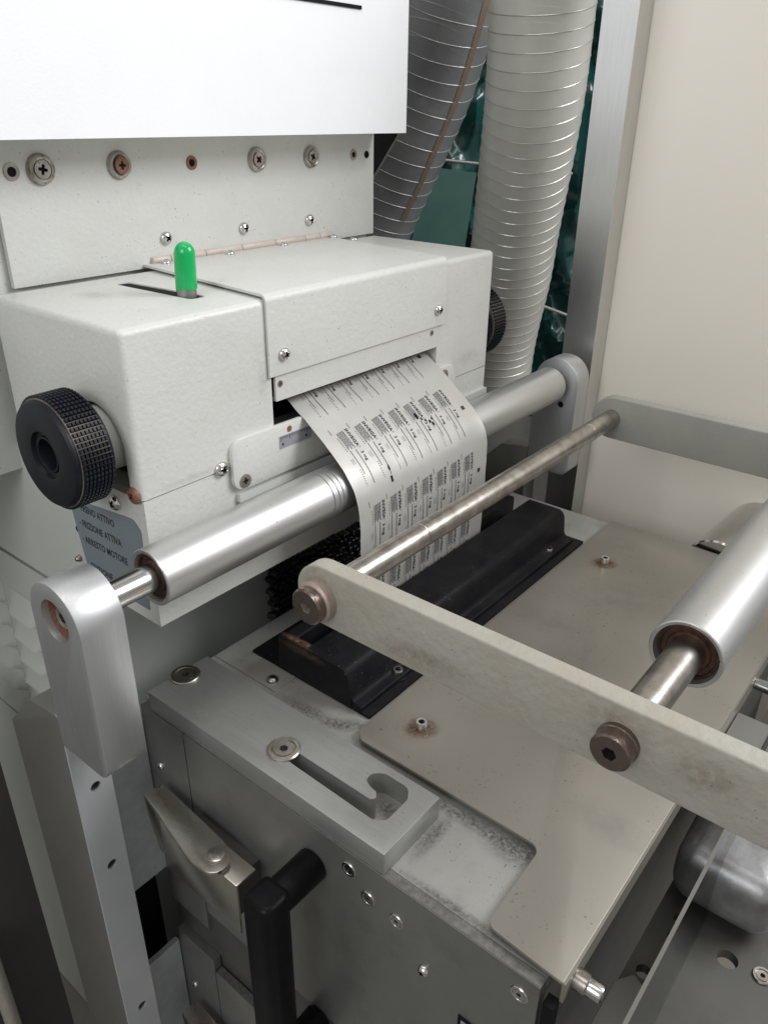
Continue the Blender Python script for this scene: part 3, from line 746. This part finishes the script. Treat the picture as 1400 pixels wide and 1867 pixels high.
# punched tears
def blob(bm, u, s, a, b, n=12):
    V = [(u + a * math.cos(t) * random.uniform(.6, 1.2), s + b * math.sin(t) * random.uniform(.6, 1.2)) for t in [2 * math.pi * i / n for i in range(n)]]
    put(bm, V, [tuple(range(n))], 0.34)
for u, s, a, b in [(316, 116, 2.2, 5.0), (321, 121.5, 1.5, 2.0), (325, 124.5, 1.6, 1.8), (330, 127.5, 2.2, 2.2), (333, 131, 1.6, 2.6), (335.5, 125.5, 1.3, 1.8), (238.5, 153, 1.3, 4)]:
    tear = bmesh.new(); blob(tear, u, s, a, b); finish(tear, 'tear', 'blackmatte', fo_, 180)
tear = bmesh.new(); put(tear, [(236, 161), (239, 161), (239, 167.5), (236, 167.5)], [(0, 1, 2, 3)], 0.34); finish(tear, 'tear', 'blackmatte', fo_, 180)
ft_ = finish(fine, 'printed_small_text', 'ink_grey', fo_, 180); ft_['kind'] = 'stuff'

# ================================================================== BLACK FOIL GUIDE
bg_ = thing('foil_guide', (310, -85, -203), 'black enamelled foil guide beam bolted on a black base plate', 'guide')
prism('base_plate', rpoly([(97, -162), (97, -7), (524, -7), (524, -162)], 2), 'z', -203.2, -200.4, 'black', bg_, 0.5)
pf = rpoly([(-152, -200.3, 0), (-152, -196, 2), (-140, -194, 8), (-137, -166, 14), (-131, -160, 9), (-84, -160, 3), (-84, -200.3, 0)], 2, 5)
prism('beam', pf, 'x', 97.5, 512, 'black', bg_, 0.5)
prism('back_rail', rpoly([(-64, -200.3, 0), (-64, -163, 3), (-48, -163, 4), (-46, -200.3, 0)], 2), 'x', 98.5, 511, 'black', bg_, 0.5)
prism('end_cap', rpoly([(-141, -200.2, 0), (-137.5, -167, 12), (-131, -160.6, 8), (-49, -160.6, 4), (-47, -200.2, 0)], 2), 'x', 95.6, 104, 'black', bg_, 1.2)
stain(bg_, (95.3, -80, -166), LF, 36, 6, 'tan', 0, 'rust_stain'); stain(bg_, (100, -75, -160.3), UP, 30, 5, 'stain', 0, 'rust_stain')
for x, y in [(159, -146), (465, -143)]:
    turned('washer', (x, y, -200.4), UP, [(9, -0.3), (9, 1.4), (8.4, 1.8), (5, 1.8)], 'black', bg_, 28)
    screw(bg_, (x, y, -198.7), UP, 'cap', 10.5, 'steel', 7.5)

# ================================================================== STATION TABLE
st_ = thing('station_table', (292, -190, -1100), 'steel forming station table with dusty deck, side door and lower module', 'machine table')
dk = box('deck', -12.8, 597, -402, 18, -215, -203.5, 'deck', st_, 0.8)
D_ = sub(dk, st_)
box('deck_insert', 69, 180, -69, 17, -203.6, -202.6, 'deck', D_, 0.3)
screw(D_, (79, -55, -202.6), UP, 'button', 12, 'steel_dirty', 4.5)
box('body', -11.5, 595, -398, 16, -1096, -215.5, 'darkplate', st_, 1)
# notched cover plate with a folded lip
cp = rpoly([(67.5, -177, 6), (67.5, -352, 9), (-10, -354, 7), (-14, -413, 1), (595, -413, 1), (595, -167.5, 4), (76, -167.5, 6)], 3)
cvp = prism('cover_plate', cp, 'z', -199.5, -196.5, 'cover', st_, 0.5)
CP = sub(cvp, st_)
box('folded_lip', -13.5, 594.5, -414.6, -412.2, -216, -197.6, 'cover', CP, 0.6)
for x, y, z0 in [(112, -209, 0), (483, -209, 0), (300, -390, 0)][:2]:
    stain(CP, (x, y, -196.3), UP, 17, 14, 'stain', 0.4, 'rust_stain')
    stain(CP, (x - 2, y + 3, -196.2), UP, 26, 20, 'tan', 1.0, 'rust_stain')
    screw(CP, (x, y, -196.5), UP, 'cap', 10.5, 'steel', 8)
# side: fixed block, door, lower module
def side(dz, first):
    b = box('side_block', -22, -13, -46.6, 13.6, -470 + dz, -203.7 + dz + (0 if first else 18), 'door', st_, 0.8)
    screw(sub(b, st_), (-22, -4, -269 + dz), LF, 'button', 8, 'steel', 3)
    d = box('door_panel', -22, -13, -402, -48, -440 + dz, -203.7 + dz, 'door', st_, 1.0)
    dd = sub(d, st_)
    box('door_rim', -21.2, -13.6, -401, -49, -203.8 + dz, -203.3 + dz, 'rim', dd, 0)
    if first:
        for y, z in [(-242, -221), (-261, -238), (-288, -240), (-389, -222)]: screw(dd, (-22, y, z), LF, 'ring', 13.5, 'steel', 1.2)
        screw(dd, (-22, -314, -272), LF, 'button', 10, 'steel', 4)
        box('id_plate', -23, -22.2, -392, -346, -330, -290, 'blackmatte', dd, 0.3)
        box('id_plate_face', -23.6, -22.9, -390, -349, -328, -293.5, 'sticker', dd, 0.2)
side(0, True); side(-336, False)
box('rail', -18, -12.6, -402, 12, -508, -447, 'darkplate', st_, 1)
box('gap_shade_strip', -21, -12, -412, -404.5, -1090, -216.5, 'blackmatte', st_, 0.6)  # black strip standing for the shaded gap between door and front side
for z0, z1 in ((-421, -214), (-1090, -541)):
    box('frame_plate', -74, -23, 14, 20, z0, z1, 'alu_blue', st_, 0.5)
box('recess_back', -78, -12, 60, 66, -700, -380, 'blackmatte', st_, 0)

for px_, py_, ra, rb, rt in [(58, -338, 34, 16, 0.25), (60, -300, 60, 9, 0.0), (58, -230, 60, 8, 0.0), (30, -281, 34, 9, 1.57), (6, -200, 50, 7, 0.0), (28, -238, 16, 12, 0.0), (70, -110, 50, 10, 0.1), (80, -152, 30, 10, 0.6), (-10, -330, 60, 5, 0.0)]:
    stain(D_, (px_, py_, -203.2 + random.uniform(0, 0.15)), UP, ra, rb, 'dirt', rt, 'dust_stain')
for px_, py_, ra, rb in [(200, -300, 70, 40), (420, -260, 80, 50), (120, -380, 50, 20), (330, -210, 60, 30), (540, -210, 40, 40)]:
    stain(CP, (px_, py_, -196.3 + random.uniform(0, 0.1)), UP, ra, rb, 'grey_smudge', random.uniform(0, 3), 'smudge')
# slotted aluminium bar on the deck
sb = thing('slotted_bar', (13, -136, -203.4), 'flat aluminium bar with a hooked slot lying along the deck edge', 'bar')
bo = prism('bar', [(-21, 0.5), (47.5, 0.5), (47.5, -274.5), (-21, -274.5)], 'z', -203.4, -182, 'alu_y', sb, 1.0)
sl = rpoly([(0, -146, 0), (-2, -249, 7), (4, -256.5, 6), (30, -256.5, 9), (39.5, -250, 9), (39.5, -226, 9), (33, -218.5, 6), (25, -218.5, 5), (21.5, -226, 5), (20.5, -233, 2.5), (15, -237.5, 3), (11.8, -234, 2), (11.6, -146, 0)], 2, 5)
boolean(bo, [cutter(prism_bm(sl, 'z', -210, -175))])
for x, y in [(15, -7.5), (6.5, -146)]: stain(sb, (x + 2, y - 3, -181.8), UP, 22, 21, 'grey_smudge', 0, 'smudge')
for x, y in [(15, -7.5), (6.5, -146)]: screw(sb, (x, y, -182), UP, 'ring', 28, 'steel_dirty', 1.9, name='flanged_screw')

# toggle latches on the side
def latch(dz, label):
    t = thing('toggle_latch', (-40, -90, -345 + dz), label, 'latch', 'toggle latches on the side door')
    def Q(pts): return [(x, y) for x, y in pts]
    # body channel, open at its front end
    bm = prism_bm([(-57, -284 + dz), (-57, -345 + dz), (-54.5, -345 + dz), (-54.5, -287 + dz), (-35, -287 + dz), (-35, -284 + dz)][::-1], 'y', -148, -46)
    for v in bm.verts:
        if v.co.y > -60: v.co.z += 2
    bevel_sharp(bm, 0.9, 2, 40)
    finish(bm, 'channel', 'nickel', t)
    box('inner_block', -53, -22.2, -138, -60, -338 + dz, -292 + dz, 'darkplate', t, 1)
    lp = rpoly([(-30, -18, 2), (-46.5, -12, 3), (-50.2, -16, 2), (-56, -46, 20), (-69, -104, 22), (-67, -130, 15), (-47, -134, 14), (-37, -112, 30)], 4, 8)
    bm = prism_bm(lp, 'z', -281 + dz, -276.5 + dz); bevel_sharp(bm, 0.9, 2, 40)
    lo = finish(bm, 'lever', 'nickel', t)
    stain(t, (-43, -38, -276.3 + dz), UP, 26, 11, 'tan', -0.15, 'tarnish'); stain(t, (-53, -117, -276.3 + dz), UP, 15, 15, 'tan', 0, 'tarnish')
    ls = sub(lo, t)
    hk = rpoly([(-12.5, -278 + dz, 2), (-43, -278 + dz, 2), (-45, -296 + dz, 8), (-33, -342 + dz, 3), (-27, -341 + dz, 3), (-15, -302 + dz, 14)], 3)
    bm = prism_bm(hk, 'x', -50, -45.5); bevel_sharp(bm, 0.8, 2, 40)
    finish(bm, 'hook', 'nickel', ls)
    turned('pivot_pin', (-51, -117, -276.6 + dz), UP, [(9.4, -0.2), (9.2, 0.5), (7.6, 0.7), (7.3, 1.3), (6, 2.0), (0, 2.2)], 'nickel', ls, 32)
latch(0, 'worn nickel toggle latch beside the black handle')
latch(-336, 'lower toggle latch at the bottom edge under the dark opening')

# black pull handle
ph = thing('pull_handle', (-60, -204, -470), 'black plastic bow pull handle mounted on the side door', 'handle')
hp = [(-86, -219), (-86, -190), (-57, -190), (-57, -219)]
bm = prism_bm(rpoly([(-86, -219, 9), (-86, -190, 6), (-58, -190, 6), (-58, -219, 9)], 8), 'z', -466, -229); bevel_sharp(bm, 7, 4, 40)
finish(bm, 'grip', 'handle', ph, 50)
for z in (-244, -449): turned('mount', (-23, -204.5, z), LF, [(0, 0), (13.6, 0), (14.2, 1), (13.8, 40), (12, 44), (0, 44)], 'handle', ph, 36)

# ================================================================== SWING ARMS
YR, ZR, Y2, Z2, R2 = -165.5, -38.5, -402.5, -39.5, 25.6
sa = thing('swing_arms', (298, -300, -66), 'swing frame of two painted flat arms joined by a steel rod and a roller', 'roller frame')
def arm(x0, x1, m):
    r = 25.6; zc = -38.5
    pts = [(YR + r * math.cos(a), zc + r * math.sin(a)) for a in [-math.pi / 2 + math.pi * i / 20 for i in range(21)]] + [(-640, zc + r), (-640, zc - r)]
    bm = prism_bm(pts, 'x', x0, x1); bevel_sharp(bm, 1.6, 3, 40)
    return finish(bm, 'arm', m, sa)
arm(36, 51, 'arm'); arm(545, 560, 'arm_dull')
turned('tie_rod', (51, YR, ZR), (1, 0, 0), [(0, 0), (11, 0), (11, 108), (10.3, 108.6), (10.3, 110), (11, 110.6), (11, 428), (10.3, 428.6), (10.3, 430), (11, 430.6), (11, 494), (0, 494)], 'steel_dirty', sa, 56, 24)
r2 = turned('roller', (143, Y2, Z2), (1, 0, 0), [(R2 - 5, 8), (R2 - 3, 0.6), (R2 - 0.8, 0), (R2, 0.9), (R2, 310), (R2 - 1, 311), (R2 - 4, 310), (R2 - 5, 304)], 'alu_x', sa, 96, 24)
RS_ = sub(r2, sa)
turned('bearing', (143, Y2, Z2), (1, 0, 0), [(R2 - 4.7, 5), (R2 - 6.2, 4.4), (R2 - 7, 6), (R2 - 10, 6.5), (R2 - 11, 5), (11, 5)], 'bearing', RS_, 48)
turned('bearing', (454, Y2, Z2), (-1, 0, 0), [(R2 - 4.7, 5), (R2 - 6.2, 4.4), (R2 - 7, 6), (R2 - 10, 6.5), (R2 - 11, 5), (11, 5)], 'bearing', RS_, 48)
turned('shaft', (51, Y2, Z2), (1, 0, 0), [(0, 0), (12.5, 0), (12.5, 494), (0, 494)], 'steel_dirty', RS_, 48)
b1 = turned('bolt', (36.2, YR + 1, ZR - 2), LF, [(16.5, -0.5), (16.5, 7.5), (15.2, 9), (14.6, 9.2), (14.4, 15), (13.2, 16.2), (8, 16.4), (hexr(5.4), 16.4), (hexr(5), 9), (0, 9)], 'rustpink', sa, 48)
turned('hex_socket_floor', (36.2, YR + 1, ZR - 2), LF, [(hexr(5.0), 10.6), (0, 10.7)], 'blackmatte', sub(b1, sa), 24)  # black disc as socket floor, shade put into its colour
turned('bolt_face', (36.2, YR + 1, ZR - 2), LF, [(14.7, 9.6), (14.9, 15.2), (13.4, 16.8), (hexr(5.5), 17), (hexr(5.1), 9.5), (0, 9.5)], 'ruststeel', sub(b1, sa), 48)
stain(sa, (35.8, -164, -30), LF, 24, 20, 'tan', 0, 'rust_stain'); stain(sa, (35.8, -452, -36), LF, 26, 16, 'tan', 0.3, 'rust_stain'); stain(sa, (35.7, -400, -30), LF, 24, 18, 'tan', 0, 'rust_stain'); stain(sa, (35.8, -260, -50), LF, 50, 12, 'tan', 0.1, 'rust_stain')
b2 = turned('bolt', (36.2, Y2, Z2), LF, [(13.2, -0.5), (13.2, 3.5), (12.6, 4.2), (12.6, 12), (11.4, 13.2), (hexr(4.6), 13.4), (hexr(4.2), 6.5), (0, 6.5)], 'ruststeel', sa, 48)

turned('hex_socket_floor', (36.2, Y2, Z2), LF, [(hexr(4.15), 7.6), (0, 7.7)], 'blackmatte', sub(b2, sa), 24)  # socket depth darkened by a black disc
# ================================================================== RIGHT FRONT: ACRYLIC GUARD, LOWER PLATE, CAST HOUSING
ag = thing('acrylic_guard', (190, -452, -430), 'clear acrylic guard sheet standing off the table front on screws', 'guard')
box('sheet', -8, 420, -453, -450.6, -430, -207.2, 'acrylic', ag, 0)
box('polished_edge', -8, 420, -453.1, -450.5, -207, -205.8, 'edge', ag, 0.3)
for x in (390,):
    turned('spacer', (x, -415, -213), FR, [(0, 0), (6, 0), (6, 35.4), (0, 35.4)], 'steel', ag, 28)
    screw(ag, (x, -453.2, -213), FR, 'cap', 13, 'steel', 9)
turned('lip_nut', (2, -414.4, -208), FR, [(0, 0), (7, 0), (7.2, 1), (7.2, 9), (6.2, 10), (0, 10)], 'steel_dirty', st_, 24)
screw(st_, (2, -424.5, -208), FR, 'cap', 11.5, 'steel', 9, name='lip_screw')
lp_ = box('lower_plate', -12, 900, -900, -416, -352, -342, 'darkplate', None, 1)
holes_ = [(185, -480, 8.5), (196, -436, 6), (130, -430, 6.5), (176, -437, 5), (140, -540, 7)]
boolean(lp_, [cutter(lathe(bmesh.new(), (x, y, -360), UP, [(0, 0), (r, 0), (r, 30), (0, 30)], 28)) for x, y, r in holes_])
tag(lp_, 'dark drilled steel plate low in front of the table', 'plate')
LPt = Thing(_obj=lp_, _base=tuple(v / S for v in lp_.location))
screw(LPt, (188, -507, -342), UP, 'ring', 16, 'steel_dirty', 2)
screw(LPt, (208, -447, -342), UP, 'button', 6.5, 'steel', 4)
def rounded_box(c, h, r, n=12):
    bm = bmesh.new(); core = [max(0.1, q - r) for q in h]
    bmesh.ops.create_uvsphere(bm, u_segments=48, v_segments=32, radius=1)
    for v in bm.verts:
        d = v.co.normalized()
        q = Vector([math.copysign(core[k] * min(1, abs(d[k]) * 5), d[k]) for k in range(3)])
        v.co = Vector(c) + q + d * r
    return bm
bm = rounded_box((288, -459, -303), (84, 44, 33), 21)
ch = finish(bm, 'cast_housing', 'cast', None, 180)
tag(ch, 'rounded cast aluminium housing behind the acrylic sheet', 'housing')
CH = Thing(_obj=ch, _base=tuple(v / S for v in ch.location))
screw(CH, (262, -455, -270), UP, 'cap', 9, 'steel', 8)
tag(prism('angle_bracket', rpoly([(30, -418, 1), (92, -418, 2), (106, -428, 2), (98, -444, 2), (30, -444, 1)], 1), 'z', -341.8, -318, 'alu_side', None, 0.8), 'small grey angle bracket behind the acrylic at the table corner', 'bracket')
tag(box('stop_plate', 296, 334, -446, -416, -216, -212, 'alu_side', None, 0.8), 'small pale stop plate beyond the near arm at the table edge', 'plate')

# metal tube beyond the table
mt_ = turned('metal_tube', (600, -306, -222), (1, -0.08, 0.02), [(0, 0), (38, 0), (40, 2), (40, 480), (0, 480)], 'chrome', None, 64)
tag(mt_, 'shiny metal tube lying beyond the far end of the table', 'tube')

# dark column and pipe at the lower left
dc = thing('machine_column', (-230, 260, -1100), 'dark grey machine column at the lower left corner', 'column')
box('column', -420, -76, 240, 330, -1098, -300, 'column', dc, 2)
pi_ = turned('conduit_pipe', (-150, 225, -1098), UP, [(0, 0), (9, 0), (9, 500), (0, 500)], 'arm', None, 24)
tag(pi_, 'thin beige conduit pipe at the bottom left corner', 'pipe')
# dark frame behind the table under the housing
rf = thing('rear_frame', (610, 110, -1100), 'dark frame block behind the far end of the table', 'frame')
box('frame_block', 545, 900, 70, 160, -1096, -205, 'darkplate', rf, 3)

# ------------------------------------------------------------------ tidy
for o in list(bpy.data.objects):
    if '_base' in o: del o['_base']
